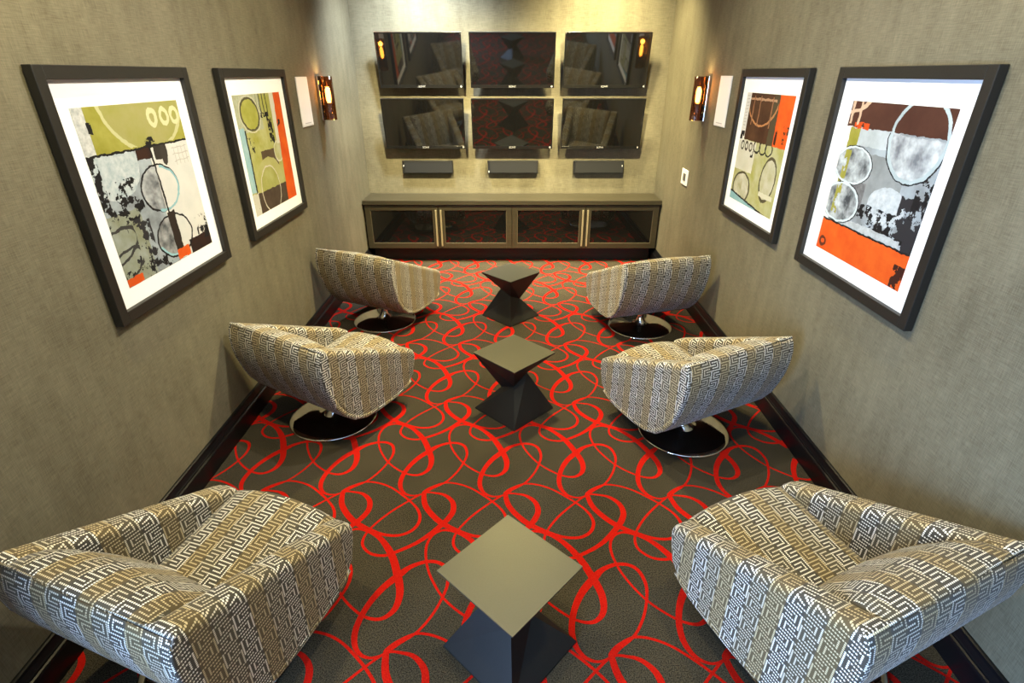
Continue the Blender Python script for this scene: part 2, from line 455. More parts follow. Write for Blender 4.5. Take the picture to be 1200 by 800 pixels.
# ------------------------------------------------------------------ media cabinet
def cabinet():
    yf, yb, z0, z1, top = 7.19, YB - 0.06, 0.205, 0.80, 0.862
    r = empty('media_cabinet', (0, 7.4, 0.0))
    tag(r, 'long low grey-brown media cabinet with four smoked glass doors', 'cabinet')
    r.location = (0, 0, 0)
    xw = XW - 0.012
    bm = bmesh.new()
    add_box(bm, -xw, xw, 7.17, YB - 0.004, z1 + 0.004, top, 0.004)
    from_bm('top', bm, M_CAB, r)
    bm = bmesh.new()
    add_box(bm, -xw + 0.004, xw - 0.004, yf + 0.03, YB - 0.006, z0, z1)
    from_bm('body', bm, M_CAB, r)
    box('plinth', M_DARK, r, -xw + 0.05, xw - 0.05, yf + 0.16, YB - 0.07, 0.0, z0)  # near-black colour stands in for the shade under the cabinet
    W = (2 * xw - 0.03) / 4
    for k in range(4):
        x0 = -xw + 0.015 + k * W + 0.003; x1 = x0 + W - 0.006
        d = empty('door'); d.parent = r
        st, tr, br = 0.07, 0.065, 0.07
        bm = bmesh.new()
        za, zb = z0 + 0.004, z1 - 0.006
        add_box(bm, x0, x0 + st, yf, yf + 0.026, za, zb, 0.002); add_box(bm, x1 - st, x1, yf, yf + 0.026, za, zb, 0.002)
        add_box(bm, x0 + st, x1 - st, yf, yf + 0.026, za, za + br, 0.002); add_box(bm, x0 + st, x1 - st, yf, yf + 0.026, zb - tr, zb, 0.002)
        from_bm('door_frame', bm, M_CAB, d)
        bm = bmesh.new()
        for q in ((x0 + st, x1 - st, za + br, za + br + 0.006), (x0 + st, x1 - st, zb - tr - 0.006, zb - tr), (x0 + st, x0 + st + 0.006, za + br, zb - tr), (x1 - st - 0.006, x1 - st, za + br, zb - tr)):
            add_box(bm, q[0], q[1], yf + 0.004, yf + 0.02, q[2], q[3])
        from_bm('glazing_bead', bm, M_BEAD, d)
        box('glass_panel', M_CABGLASS, d, x0 + st, x1 - st, yf + 0.012, yf + 0.018, za + br, zb - tr)
        hx = x1 - 0.030 if k % 2 == 0 else x0 + 0.030
        bm = bmesh.new()
        add_box(bm, hx - 0.011, hx + 0.011, yf - 0.026, yf - 0.012, za + 0.035, zb - 0.055, 0.003)
        for zz in (za + 0.09, zb - 0.12): add_box(bm, hx - 0.006, hx + 0.006, yf - 0.014, yf, zz, zz + 0.012)
        from_bm('handle', bm, M_HANDLE, d)['label'] = 'slim vertical bronze handle'
    return r
cabinet()

# ------------------------------------------------------------------ televisions and bar speakers
def text_mesh(txt, size):
    c = bpy.data.curves.new('lettering', 'FONT'); c.body = txt; c.size = size; c.align_x = 'CENTER'; c.align_y = 'CENTER'; c.extrude = 0.0006
    o = bpy.data.objects.new('lettering_source', c); COL.objects.link(o)
    bpy.context.view_layer.update()
    me = bpy.data.meshes.new_from_object(o.evaluated_get(bpy.context.evaluated_depsgraph_get()))
    bpy.data.objects.remove(o); bpy.data.curves.remove(c)
    me.name = 'lettering'
    return me
LOGO = text_mesh('SONY', 0.034); LOGO.materials.clear()
def television(x, zt, label):
    w, h, tilt = 1.060, 0.622, 9.7
    r = empty('television', (x, YB, zt - h))
    tag(r, label, 'television', 'wall of six televisions')
    p = empty('panel'); p.parent = r; p.location = (0, -0.085, 0); p.rotation_euler = (R(tilt), 0, 0)
    # panel-local: x across, z up, -y towards the room
    r2 = r
    Mx = Matrix.Translation((0, -0.085, 0)) @ Matrix.Rotation(R(tilt), 4, 'X')
    bpy.data.objects.remove(p)
    def part(name, bm, mat, parent=r2):
        bmesh.ops.transform(bm, matrix=Mx, verts=bm.verts[:])
        return from_bm(name, bm, mat, parent)
    bm = bmesh.new(); add_box(bm, -w / 2, w / 2, -0.022, 0.0, 0, h, 0.003); add_box(bm, -w / 2 + 0.12, w / 2 - 0.12, 0.0, 0.035, 0.06, h - 0.1, 0.006)
    part('housing', bm, M_BLACK)
    bm = bmesh.new(); b = 0.016
    for q in ((-w / 2, w / 2, h - b, h), (-w / 2, -w / 2 + b, 0.036, h - b), (w / 2 - b, w / 2, 0.036, h - b), (-w / 2, w / 2, 0, 0.036)):
        add_box(bm, q[0], q[1], -0.027, -0.021, q[2], q[3], 0.0015)
    part('bezel', bm, M_GLOSSBLACK)
    bm = bmesh.new(); add_box(bm, -w / 2 - 0.002, w / 2 + 0.002, -0.028, 0.0, h, h + 0.004); part('edge_trim', bm, M_SILVER)
    bm = bmesh.new(); add_box(bm, -w / 2 + b, w / 2 - b, -0.025, -0.0225, 0.036, h - b); part('screen', bm, M_SCREEN)
    lg = link('lettering', LOGO.copy(), M_LOGO, r2)
    lg.data.transform(Mx @ Matrix.Translation((0, -0.0275, 0.018)) @ Matrix.Rotation(R(90), 4, 'X'))
    bm = bmesh.new(); lathe(bm, [(0, 0.0), (0.011, 0.0), (0.011, 0.001), (0, 0.001)], 20)
    bmesh.ops.transform(bm, matrix=Matrix.Translation((w / 2 - 0.03, -0.0272, 0.020)) @ Matrix.Rotation(R(90), 4, 'X'), verts=bm.verts[:])
    part('sticker', bm, M_LOGO)
    bm = bmesh.new(); add_box(bm, -0.30, 0.30, -0.006, 0.0, 0.10, h - 0.12, 0.0)
    add_box(bm, -0.22, -0.16, -0.11, -0.006, 0.16, 0.22); add_box(bm, 0.16, 0.22, -0.11, -0.006, 0.16, 0.22)
    add_box(bm, -0.22, -0.16, -0.14, -0.006, h - 0.24, h - 0.18); add_box(bm, 0.16, 0.22, -0.14, -0.006, h - 0.24, h - 0.18)
    bmesh.ops.transform(bm, matrix=Matrix.Translation((0, -0.002, 0)), verts=bm.verts[:])
    from_bm('wall_bracket', bm, M_BLACK, r2)
TVX = (-1.147, 0.006, 1.176); TVZ = (2.828, 2.094)
names = {(0, 0): 'upper television on the wall side with the olive-banded picture', (0, 1): 'upper middle television of the six, between two others',
         (0, 2): 'upper television on the wall side with the light switch', (1, 0): 'lower television on the wall side with the olive-banded picture',
         (1, 1): 'lower middle television above the middle bar speaker', (1, 2): 'lower television on the wall side with the light switch'}
for r_ in (0, 1):
    for c_ in range(3):
        television(TVX[c_], TVZ[r_], names[(r_, c_)])
SPX = (-1.153, 0.012, 1.184)
for k, (x, lab) in enumerate(zip(SPX, ('black bar speaker under the televisions nearest the olive-banded picture', 'black bar speaker under the middle televisions', 'black bar speaker under the televisions nearest the light switch'))):
    r = empty('bar_speaker', (x, YB, 1.14)); tag(r, lab, 'speaker', 'bar speakers below the televisions')
    bm = bmesh.new(); add_box(bm, -0.345, 0.345, -0.055, -0.003, 0, 0.168, 0.004); from_bm('housing', bm, M_BLACK, r)
    bm = bmesh.new(); add_box(bm, -0.315, 0.335, -0.060, -0.054, 0.008, 0.160, 0.002)
    from_bm('grille', bm, simple('speaker_cloth', (0.006, 0.0065, 0.008), 0.9, var=0.3, vscale=200) if k == 0 else bpy.data.materials['speaker_cloth'], r)
    bm = bmesh.new(); sx = -0.328 if k < 2 else 0.322; sz = 0.09 if k != 1 else 0.012
    add_box(bm, sx - 0.007, sx + 0.007, -0.062, -0.054, sz, sz + 0.022); from_bm('badge', bm, M_LOGO, r)

# ------------------------------------------------------------------ pictures
class Art:
    def __init__(s, name, ground):
        s.m, s.t, s.b = new_mat(name)
        s.vec = coords(s.t, 'UV')
        u, v, _ = split(s.t, s.vec)
        w = noise(s.t, s.vec, 14.0, 3.0, 0.6); w2 = noise(s.t, s.vec, 17.0, 3.0, 0.6)
        s.u0, s.v0 = u, v
        s.u = u + (w - 0.5) * 0.030; s.v = v + (w2 - 0.5) * 0.030
        s.nbig = noise(s.t, s.vec, 5.0, 4.0, 0.6); s.nfine = noise(s.t, s.vec, 22.0, 4.0, 0.65); s.nmid = noise(s.t, s.vec, 9.0, 3.0, 0.6); s.nspl = noise(s.t, s.vec, 13.0, 5.0, 0.62)
        s.col = mixc(s.t, s.k(s.nbig), ground[0], ground[1])
    def k(s, n, c=0.5, g=3.0): return ((n - c) * g + 0.5).mx(0.0).mn(1.0)
    def box(s, u0, u1, v0, v1, warp=True):
        u, v = (s.u, s.v) if warp else (s.u0, s.v0)
        return u.near((u0 + u1) / 2, (u1 - u0) / 2) * v.near((v0 + v1) / 2, (v1 - v0) / 2)
    def ed(s, cu, cv, ru, rv, rot=0.0):
        a, b = math.cos(R(rot)), math.sin(R(rot))
        du, dv = s.u - cu, s.v - cv
        p = (du * a + dv * b) / ru; q = (dv * a - du * b) / rv
        return (p * p + q * q).sqrt()
    def splat(s, th, n=None): return (n or s.nspl).gt(th)
    def put(s, mask, col, col2=None, n=None):
        c = col if col2 is None else mixc(s.t, s.k(n or s.nbig), col, col2)
        s.col = mixc(s.t, mask, s.col, c)
    def egg(s, cu, cv, ru, rv, rot, ring, w=0.05, fill=None, fillmask=None):
        d = s.ed(cu, cv, ru, rv, rot)
        if fill:
            mk = d.lt(1.0)
            if fillmask is not None: mk = mk * fillmask
            s.put(mk, *fill)
        s.put(d.near(1.0, w), *ring)
    def done(s):
        s.t.links.new(mixc(s.t, 0.28, s.col, (0, 0, 0)), s.b.inputs['Base Color'])
        s.b.inputs['Roughness'].default_value = 0.6; s.b.inputs['Specular IOR Level'].default_value = 0.2
        return s.m
OL, OL2, CREAM, PALE = (0.30, 0.29, 0.035), (0.44, 0.43, 0.10), (0.66, 0.66, 0.52), (0.78, 0.80, 0.80)
GREY, BLUEG, AQUA, BLK = (0.22, 0.25, 0.28), (0.46, 0.54, 0.60), (0.30, 0.58, 0.68), (0.012, 0.012, 0.014)
ORG, ORG2, BRN, BRN2 = (0.70, 0.085, 0.012), (0.84, 0.15, 0.02), (0.045, 0.018, 0.012), (0.10, 0.040, 0.026)
def art_one():
    a = Art('painting_olive_band', (BLUEG, GREY))
    a.put(a.box(0.55, 1.01, 0.0, 0.76), (0.80, 0.80, 0.77), (0.70, 0.72, 0.70))
    a.put(a.box(0.0, 0.30, 0.0, 0.42), (0.25, 0.27, 0.17), (0.38, 0.43, 0.40))
    d = a.ed(0.2, 0.66, 0.22, 0.17, 10); a.put(d.lt(1.0), (0.42, 0.52, 0.58), (0.66, 0.73, 0.77), a.nfine)
    a.put(a.box(0.0, 0.36, 0.36, 0.60) * a.splat(0.55), BLK); a.put(a.box(0.10, 0.36, 0.40, 0.52) * a.splat(0.50), BLK)
    a.put(a.box(0.0, 0.07, 0.45, 0.75) * a.splat(0.48), BLK)
    a.put(a.box(0.14, 0.36, 0.04, 0.36) * a.splat(0.56), (0.03, 0.03, 0.035)); a.put(a.box(0.27, 0.36, 0.04, 0.34) * a.splat(0.47), (0.03, 0.03, 0.035))
    a.put(a.box(0.0, 0.6, 0.0, 0.09) * a.splat(0.53), BLK)
    a.put(a.ed(0.02, 0.24, 0.20, 0.09, 15).near(1.0, 0.09) * a.u.lt(0.2), (0.05, 0.05, 0.05)); a.put(a.ed(0.03, 0.12, 0.20, 0.08, 15).near(1.0, 0.09) * a.u.lt(0.2), (0.05, 0.05, 0.05))
    a.put(a.box(0.42, 0.57, 0.68, 0.78), BRN, BLK); a.put(a.box(0.60, 0.74, 0.66, 0.78) * a.v.gt(0.66), (0.04, 0.035, 0.03)); a.put(a.ed(0.70, 0.68, 0.035, 0.06).lt(1.0), (0.05, 0.045, 0.04))
    a.put(a.box(0.72, 1.0, 0.0, 0.10), BRN, BLK); a.put(a.box(0.85, 1.0, 0.06, 0.24) * a.splat(0.52), BLK)
    a.egg(0.57, 0.49, 0.20, 0.145, 0, (BLK,), 0.04, ((0.10, 0.11, 0.13), (0.56, 0.60, 0.63), a.nmid), a.u.lt(0.565)); a.put(a.ed(0.575, 0.485, 0.195, 0.14).near(0.98, 0.05) * (a.u - a.v * 0.4).gt(0.36), (0.30, 0.56, 0.64))
    a.egg(0.585, 0.17, 0.20, 0.140, 0, (BLK,), 0.04, ((0.07, 0.08, 0.09), (0.48, 0.50, 0.52), a.nmid), a.u.lt(0.56)); a.put(a.ed(0.585, 0.17, 0.19, 0.13).near(0.97, 0.05) * a.u.lt(0.56) * a.v.lt(0.14), (0.34, 0.62, 0.70))
    a.put((a.u - (0.57 + (0.72 - a.v) * 0.03)).near(0.0, 0.008) * a.v.near(0.52, 0.22), BLK)
    a.put(a.box(0.555, 0.64, 0.05, 0.33), (0.03, 0.022, 0.018)); a.put(a.box(0.55, 0.70, 0.005, 0.075), ORG, ORG2)
    a.put(a.box(0.0, 0.15, 0.0, 0.05), ORG, ORG2)
    a.put(a.box(0.80, 0.98, 0.60, 0.72) * ((a.u * 22.0).fract().lt(0.15)).mx((a.v * 24.0).fract().lt(0.15)), (0.55, 0.54, 0.50))
    a.put(a.v.gt(0.75), OL, OL2)
    a.put(a.ed(0.62, 1.06, 0.42, 0.34).lt(1.0) * a.v.gt(0.755), (0.36, 0.36, 0.09), (0.42, 0.40, 0.16)); a.put(a.ed(0.62, 1.06, 0.42, 0.34).near(1.0, 0.035) * a.v.gt(0.76), (0.60, 0.60, 0.32))
    for cu in (0.68, 0.81, 0.93): a.put(a.ed(cu, 0.91, 0.045, 0.05).near(0.9, 0.32), (0.72, 0.72, 0.42))
    a.put((a.u0.lt(0.09)) * a.v.gt(0.745), PALE, (0.42, 0.45, 0.47), a.nfine)
    a.put(a.v.near(0.748, 0.006), BLK); a.put(a.box(0.08, 0.12, 0.86, 0.92) * a.splat(0.45), BLK); a.put(a.box(0.52, 0.64, 0.74, 0.80) * a.splat(0.5), BLK)
    return a.done()
def art_two():
    a = Art('painting_orange_strip', ((0.52, 0.53, 0.24), (0.36, 0.37, 0.07)))
    a.put(a.box(0.0, 0.5, 0.7, 1.0), (0.52, 0.56, 0.44), (0.42, 0.44, 0.26), a.nfine)
    a.put(a.box(0.0, 0.10, 0.20, 0.74), (0.26, 0.50, 0.58), (0.46, 0.64, 0.68)); a.put(a.u.near(0.11, 0.012) * a.v.lt(0.72), BLK)
    a.put(a.box(-0.1, 0.13, -0.1, 0.19), (0.70, 0.70, 0.62), (0.55, 0.54, 0.46)); a.put(a.box(0.0, 0.13, 0.0, 0.2) * a.splat(0.62), BLK)
    a.put(a.box(0.34, 0.70, 0.30, 0.52), (0.085, 0.060, 0.035), (0.14, 0.10, 0.06)); d = a.ed(0.45, 0.22, 0.30, 0.24); a.put(d.lt(1.0), (0.42, 0.43, 0.14), (0.50, 0.50, 0.24))
    a.egg(0.42, 0.17, 0.21, 0.215, 0, ((0.70, 0.68, 0.56),), 0.03, ((0.32, 0.34, 0.08), (0.45, 0.46, 0.18)))
    a.put(a.box(0.12, 0.80, -0.1, 0.18), (0.060, 0.040, 0.030), (0.10, 0.075, 0.055)); a.put(a.ed(0.42, 0.17, 0.21, 0.215).near(1.0, 0.03), (0.66, 0.62, 0.52))
    a.egg(0.27, 0.84, 0.175, 0.13, -8, ((0.10, 0.09, 0.05),), 0.07, ((0.48, 0.49, 0.13), (0.34, 0.35, 0.05))); a.put(a.ed(0.27, 0.84, 0.20, 0.15, -8).near(1.0, 0.03), (0.66, 0.65, 0.50))
    a.put(a.box(0.44, 0.66, 0.80, 1.0) * (a.u * 14.0).fract().lt(0.22), BLK); a.put(a.box(0.48, 0.66, 0.80, 0.84) * a.splat(0.42), BLK)
    a.put(a.box(0.60, 0.70, 0.56, 0.80) * a.splat(0.47), BLK); a.put(a.box(0.10, 0.24, 0.52, 0.66) * a.splat(0.56), BLK)
    a.egg(0.74, 0.48, 0.10, 0.09, 0, (CREAM,), 0.08, ((0.56, 0.57, 0.38), (0.42, 0.42, 0.16)))
    a.put(a.box(0.74, 0.84, 0.55, 1.01), (0.72, 0.72, 0.62)); a.put((a.u + a.v * -0.08).gt(0.765), ORG, ORG2)
    a.put(a.box(0.82, 0.90, 0.70, 0.76) * a.splat(0.5), BLK)
    return a.done()
def art_three():
    a = Art('painting_brown_orange_over_olive', ((0.52, 0.53, 0.34), (0.40, 0.41, 0.12)))
    a.put(a.box(0.0, 0.42, 0.30, 0.58), (0.62, 0.63, 0.52), (0.72, 0.72, 0.64))
    a.egg(0.79, 0.30, 0.145, 0.19, -14, ((0.10, 0.09, 0.05),), 0.07, ((0.60, 0.60, 0.50), (0.44, 0.44, 0.25)))
    a.egg(0.24, 0.14, 0.20, 0.145, 0, ((0.10, 0.09, 0.05),), 0.07, ((0.68, 0.68, 0.60), (0.36, 0.36, 0.18)))
    a.put(a.box(0.66, 0.95, 0.14, 0.18), CREAM)
    a.put((a.v + a.u * 0.10).lt(0.075), (0.22, 0.45, 0.54), (0.36, 0.58, 0.64)); a.put((a.v + a.u * 0.10).near(0.08, 0.008), BLK)
    for cu in (0.10, 0.20, 0.30): a.put(a.ed(cu, 0.53, 0.03, 0.035).near(1.0, 0.3), (0.08, 0.07, 0.05))
    for cu in (0.44, 0.57, 0.70): a.put(a.ed(cu, 0.55, 0.07, 0.055).near(1.0, 0.14), (0.03, 0.03, 0.02))
    a.put(a.box(0.32, 0.38, 0.44, 0.54) * a.splat(0.5), BLK)
    a.put(a.v.gt(0.585), (0.060, 0.026, 0.014), (0.11, 0.052, 0.026))
    a.put(a.box(0.62, 0.76, 0.585, 1.0), (0.085, 0.068, 0.038))
    a.put(a.ed(0.40, 1.0, 0.34, 0.27).near(1.0, 0.035) * a.v.lt(0.99) * a.u.lt(0.72), (0.52, 0.24, 0.10))
    a.put(a.v.near(0.95, 0.010) * a.u.lt(0.68), (0.50, 0.30, 0.18))
    for cu in (0.20, 0.34, 0.60): a.put(a.u.near(cu, 0.010) * a.v.near(0.85, 0.13), (0.34, 0.17, 0.09))
    a.put((a.u + a.v * 0.05).gt(0.775) * a.v.gt(0.585), ORG2, ORG); a.put(a.box(0.90, 1.0, 0.62, 0.76) * a.splat(0.52), BLK); a.put(a.box(0.76, 0.80, 0.60, 0.72) * a.splat(0.45), BRN)
    a.put((a.u0.lt(0.105)) * a.v.gt(0.57), (0.78, 0.78, 0.76)); a.put(a.u0.lt(0.10) * a.box(0.0, 0.1, 0.58, 0.66) * a.splat(0.48), BLK)
    a.put(a.u0.lt(0.10) * a.box(0.02, 0.08, 0.68, 0.98) * (a.v * 34.0).fract().lt(0.2), (0.5, 0.49, 0.46))
    return a.done()
def art_four():
    a = Art('painting_brown_top_orange_foot', (BLUEG, (0.26, 0.29, 0.31)))
    a.put(a.box(0.30, 0.75, 0.40, 0.70), (0.26, 0.29, 0.30), (0.40, 0.44, 0.46))
    a.put(a.box(0.12, 0.60, 0.74, 0.86), (0.62, 0.70, 0.75), (0.42, 0.48, 0.50))
    d = a.ed(0.66, 0.42, 0.18, 0.12); a.put(d.lt(1.0), (0.48, 0.55, 0.60), (0.72, 0.79, 0.84), a.nfine)
    a.put(a.box(0.40, 0.95, 0.24, 0.40) * a.splat(0.50), BLK); a.put(a.box(0.78, 1.0, 0.28, 0.52) * a.splat(0.44), (0.03, 0.03, 0.035)); a.put(a.box(0.88, 1.0, 0.40, 0.66) * a.splat(0.50), BLK)
    a.put(a.box(0.90, 1.01, 0.18, 0.36), (0.03, 0.03, 0.035)); a.put(a.box(0.30, 0.88, 0.20, 0.27), (0.62, 0.68, 0.72), (0.40, 0.44, 0.46), a.nfine)
    a.put(a.box(0.22, 0.42, 0.36, 0.52), (0.13, 0.13, 0.14), (0.26, 0.27, 0.28), a.nfine)
    a.put(a.u.lt(0.10) * a.v.gt(0.2), (0.86, 0.87, 0.88)); a.put(a.u.near(0.145, 0.055) * a.v.near(0.56, 0.28), OL, OL2)
    a.put(a.u.lt(0.08) * a.box(0.0, 0.09, 0.60, 0.80) * a.splat(0.58), BLK)
    a.egg(0.215, 0.61, 0.20, 0.115, 0, ((0.62, 0.76, 0.82), (0.20, 0.25, 0.28)), 0.07, ((0.08, 0.09, 0.10), (0.66, 0.74, 0.78), a.nmid))
    a.egg(0.185, 0.36, 0.205, 0.125, 0, ((0.62, 0.76, 0.82), (0.14, 0.18, 0.20)), 0.07, ((0.06, 0.07, 0.08), (0.68, 0.75, 0.79), a.nmid))
    a.put(a.box(0.10, 0.165, 0.28, 0.70) * a.nmid.lt(0.55), OL, OL2)
    a.put(a.ed(0.215, 0.61, 0.215, 0.125).near(1.0, 0.022) * a.u.gt(0.10), BLK); a.put(a.ed(0.185, 0.36, 0.22, 0.135).near(1.0, 0.022) * a.u.gt(0.10), BLK)
    a.put(a.ed(0.215, 0.61, 0.20, 0.115).near(1.0, 0.05), (0.70, 0.82, 0.86)); a.put(a.ed(0.185, 0.36, 0.205, 0.125).near(1.0, 0.05), (0.70, 0.82, 0.86))
    a.put(a.v.gt(0.845), BRN2, (0.070, 0.026, 0.018)); a.put(a.box(0.12, 0.28, 0.835, 0.875) * a.splat(0.46), ORG)
    for k in range(2): a.put((a.u - 0.06 - 0.09 * k).near(0.0, 0.012) * a.v.gt(0.86), (0.66, 0.48, 0.34))
    a.put(a.ed(0.0, 1.02, 0.22, 0.09).near(1.0, 0.10) * a.v.gt(0.85), (0.66, 0.48, 0.34))
    a.egg(0.76, 0.82, 0.235, 0.225, -6, ((0.60, 0.72, 0.76), (0.40, 0.50, 0.54)), 0.055, ((0.72, 0.79, 0.83), (0.20, 0.22, 0.25), a.nmid), a.v.lt(0.835))
    a.put(a.ed(0.76, 0.82, 0.255, 0.24, -6).near(1.0, 0.018) * a.v.lt(0.84), BLK)
    a.put(a.v.lt(0.215), ORG, ORG2); a.put(a.v.near(0.218, 0.006), BLK); a.put(a.ed(0.10, 0.06, 0.04, 0.035).near(0.8, 0.3), (0.12, 0.03, 0.015)); a.put(a.box(0.90, 1.0, 0.0, 0.14) * a.splat(0.5), (0.05, 0.015, 0.01))
    a.put(a.u0.lt(0.035), (0.86, 0.87, 0.88))
    return a.done()
def picture(side, yc, matart, label, prints=False):
    s = -1 if side == 'left' else 1
    r = empty('framed_picture', (s * XW, yc, 1.22))
    tag(r, label, 'picture', 'framed abstract pictures')
    w, h, fw, dep = 1.165, 1.18, 0.058, 0.048
    X0 = 0.0
    def bx(bm, a0, a1, y0, y1, z0, z1, bev=0.0):
        xs = sorted((-s * a0, -s * a1)); add_box(bm, xs[0], xs[1], y0, y1, z0, z1, bev)
    bm = bmesh.new()
    bx(bm, 0.006, dep, -w / 2, -w / 2 + fw, 0, h, 0.003); bx(bm, 0.006, dep, w / 2 - fw, w / 2, 0, h, 0.003)
    bx(bm, 0.006, dep, -w / 2 + fw - 0.001, w / 2 - fw + 0.001, 0, fw, 0.003); bx(bm, 0.006, dep, -w / 2 + fw - 0.001, w / 2 - fw + 0.001, h - fw, h, 0.003)
    from_bm('frame', bm, M_FRAME, r)
    bm = bmesh.new(); bx(bm, 0.008, 0.022, -w / 2 + fw - 0.01, w / 2 - fw + 0.01, fw - 0.01, h - fw + 0.01); from_bm('mat_board', bm, M_MAT, r)
    aw, ah = 0.852, 0.858
    za = h / 2 - ah / 2 - 0.012
    bm = bmesh.new()
    x = -s * 0.0235
    vs = [bm.verts.new((x, -aw / 2, za)), bm.verts.new((x, aw / 2, za)), bm.verts.new((x, aw / 2, za + ah)), bm.verts.new((x, -aw / 2, za + ah))]
    f = bm.faces.new(vs); uvl = bm.loops.layers.uv.new('UVMap')
    for l in f.loops:
        uu = (l.vert.co.y + aw / 2) / aw; uu = uu if s < 0 else 1 - uu
        l[uvl].uv = (uu, (l.vert.co.z - za) / ah)
    me = bpy.data.meshes.new('print'); bm.to_mesh(me); bm.free(); link('print', me, matart, r)
    return r
picture('left', 3.030, art_one(), 'black-framed abstract picture with olive band over blue-grey egg shapes')
picture('left', 4.578, art_two(), 'black-framed abstract picture of yellow-green eggs with orange strip at its edge')
picture('right', 4.505, art_three(), 'black-framed abstract picture, brown and orange above pale olive egg shapes')
picture('right', 2.985, art_four(), 'black-framed abstract picture with brown top, blue-grey eggs and orange foot')

# ------------------------------------------------------------------ wall fittings
def sconce(side, y, label):
    s = -1 if side == 'left' else 1
    r = empty('wall_sconce', (s * XW, y, 1.925)); tag(r, label, 'sconce', 'amber glass wall sconces')
    h = 0.42; cx = -s * 0.088
    bm = bmesh.new(); xs = sorted((-s * 0.003, -s * 0.024)); add_box(bm, xs[0], xs[1], -0.062, 0.062, 0, h, 0.003); from_bm('back_plate', bm, M_CHROME, r)
    bm = bmesh.new(); lathe(bm, [(0.060, 0.004), (0.060, h - 0.004), (0.056, h - 0.004), (0.056, 0.004), (0.060, 0.004)], 32, (cx, 0, 0)); from_bm('glass_shade', bm, M_AMBER, r, True)
    bm = bmesh.new(); lathe(bm, [(0, 0.085), (0.024, 0.085), (0.024, 0.155), (0.030, 0.158), (0.030, 0.168), (0, 0.168)], 24, (cx, 0, 0)); from_bm('socket', bm, M_BRASS, r, True)
    bm = bmesh.new(); lathe(bm, [(0, 0.169), (0.016, 0.17), (0.024, 0.20), (0.026, 0.25), (0.024, 0.29), (0.014, 0.315), (0, 0.32)], 24, (cx, 0, 0)); from_bm('bulb', bm, M_BULB, r, True)
    bm = bmesh.new()
    xs = sorted((-s * 0.02, cx)); add_box(bm, xs[0], xs[1] , -0.010, 0.010, 0.075, 0.088); xs = sorted((-s * 0.02, cx)); 
    from_bm('arm', bm, M_BRASS, r)
    d = bpy.data.lights.new('sconce_bulb_light', 'POINT'); d.energy = 5.0; d.color = (1.0, 0.62, 0.25); d.shadow_soft_size = 0.03
    o = bpy.data.objects.new('sconce_bulb_light', d); COL.objects.link(o); o.parent = r; o.location = (cx, 0, 0.36)
sconce('left', 6.13, 'lit chrome and amber glass wall sconce beside the orange-strip picture\'s white panel')
sconce('right', 6.03, 'lit chrome and amber glass wall sconce above the light switch')
def panel(side, y0, y1, z0, z1, label):
    s = -1 if side == 'left' else 1
    r = empty('wall_panel', (s * XW, (y0 + y1) / 2, z0)); tag(r, label, 'speaker panel', 'white in-wall speaker panels')
    w = (y1 - y0) / 2; h = z1 - z0
    bm = bmesh.new(); xs = sorted((-s * 0.002, -s * 0.010)); add_box(bm, xs[0], xs[1], -w, w, 0, h, 0.002); from_bm('panel_frame', bm, M_PLASTIC, r)
    bm = bmesh.new(); xs = sorted((-s * 0.009, -s * 0.0125)); add_box(bm, xs[0], xs[1], -w + 0.012, w - 0.012, 0.012, h - 0.012, 0.001); from_bm('grille', bm, M_GRILLE, r)
    bm = bmesh.new(); xs = sorted((-s * 0.012, -s * 0.0135)); add_box(bm, xs[0], xs[1], -w * 0.55, w * 0.55, 0.026, 0.034); from_bm('badge', bm, simple('grey_badge', (0.5, 0.5, 0.52), 0.5), r)
panel('left', 5.485, 5.79, 1.905, 2.34, 'white flat wall speaker panel next to the sconce by the orange-strip picture')
panel('right', 5.385, 5.68, 1.912, 2.348, 'white flat wall speaker panel next to the sconce above the light switch')
def switch():
    r = empty('light_switch', (XW, 6.37, 1.215)); tag(r, 'white wall plate with a small dark light switch', 'light switch')
    box('plate', M_PLASTIC, r, -0.010, -0.001, -0.115, 0.115, 0, 0.17, 0.003)
    box('rocker', simple('grey_rocker', (0.10, 0.10, 0.10), 0.4), r, -0.015, -0.009, -0.045, 0.045, 0.045, 0.125, 0.002)
switch()

# ------------------------------------------------------------------ hourglass side tables
def table(x, y, rz, flip, label, top_lab=None):
    r = empty('side_table', (x, y, 0), rz); tag(r, label, 'table', 'black hourglass side tables')
    d = 0.308; H = 0.5; k = 0.098; f = -1 if flip else 1
    zl, zr, zm = 0.20, 0.325, 0.2625
    wst = [(k, 0, zm + f * (zr - zl) / 2), (0, k, zm), (-k, 0, zm - f * (zr - zl) / 2), (0, -k, zm)]
    dirs = [(1, 0), (0, 1), (-1, 0), (0, -1)]
    def solid(name, zs, dd, mat, inv):
        bm = bmesh.new()
        a = [bm.verts.new((p[0] * dd, p[1] * dd, zs)) for p in dirs]; zz = zs + (0.010 if not inv else -0.004)
        b = [bm.verts.new((p[0] * dd, p[1] * dd, zz)) for p in dirs]; c = [bm.verts.new(w) for w in wst]
        bm.faces.new(a); bm.faces.new(c)
        for q in range(4):
            n = (q + 1) % 4
            bm.faces.new((a[q], a[n], b[n], b[q])); bm.faces.new((b[q], b[n], c[n], c[q]))
        return from_bm(name, bm, mat, r)
    solid('base', 0.0, d, M_TABLE, False)
    solid('upper_pyramid', H - 0.006, d - 0.002, M_TABLE, True)
    bm = bmesh.new()
    vs = [bm.verts.new((p[0] * d, p[1] * d, z)) for z in (H - 0.006, H) for p in dirs]
    bm.faces.new(vs[:4]); bm.faces.new(vs[4:])
    for q in range(4): bm.faces.new((vs[q], vs[(q + 1) % 4], vs[4 + (q + 1) % 4], vs[4 + q]))
    from_bm('tabletop', bm, M_TOP, r)
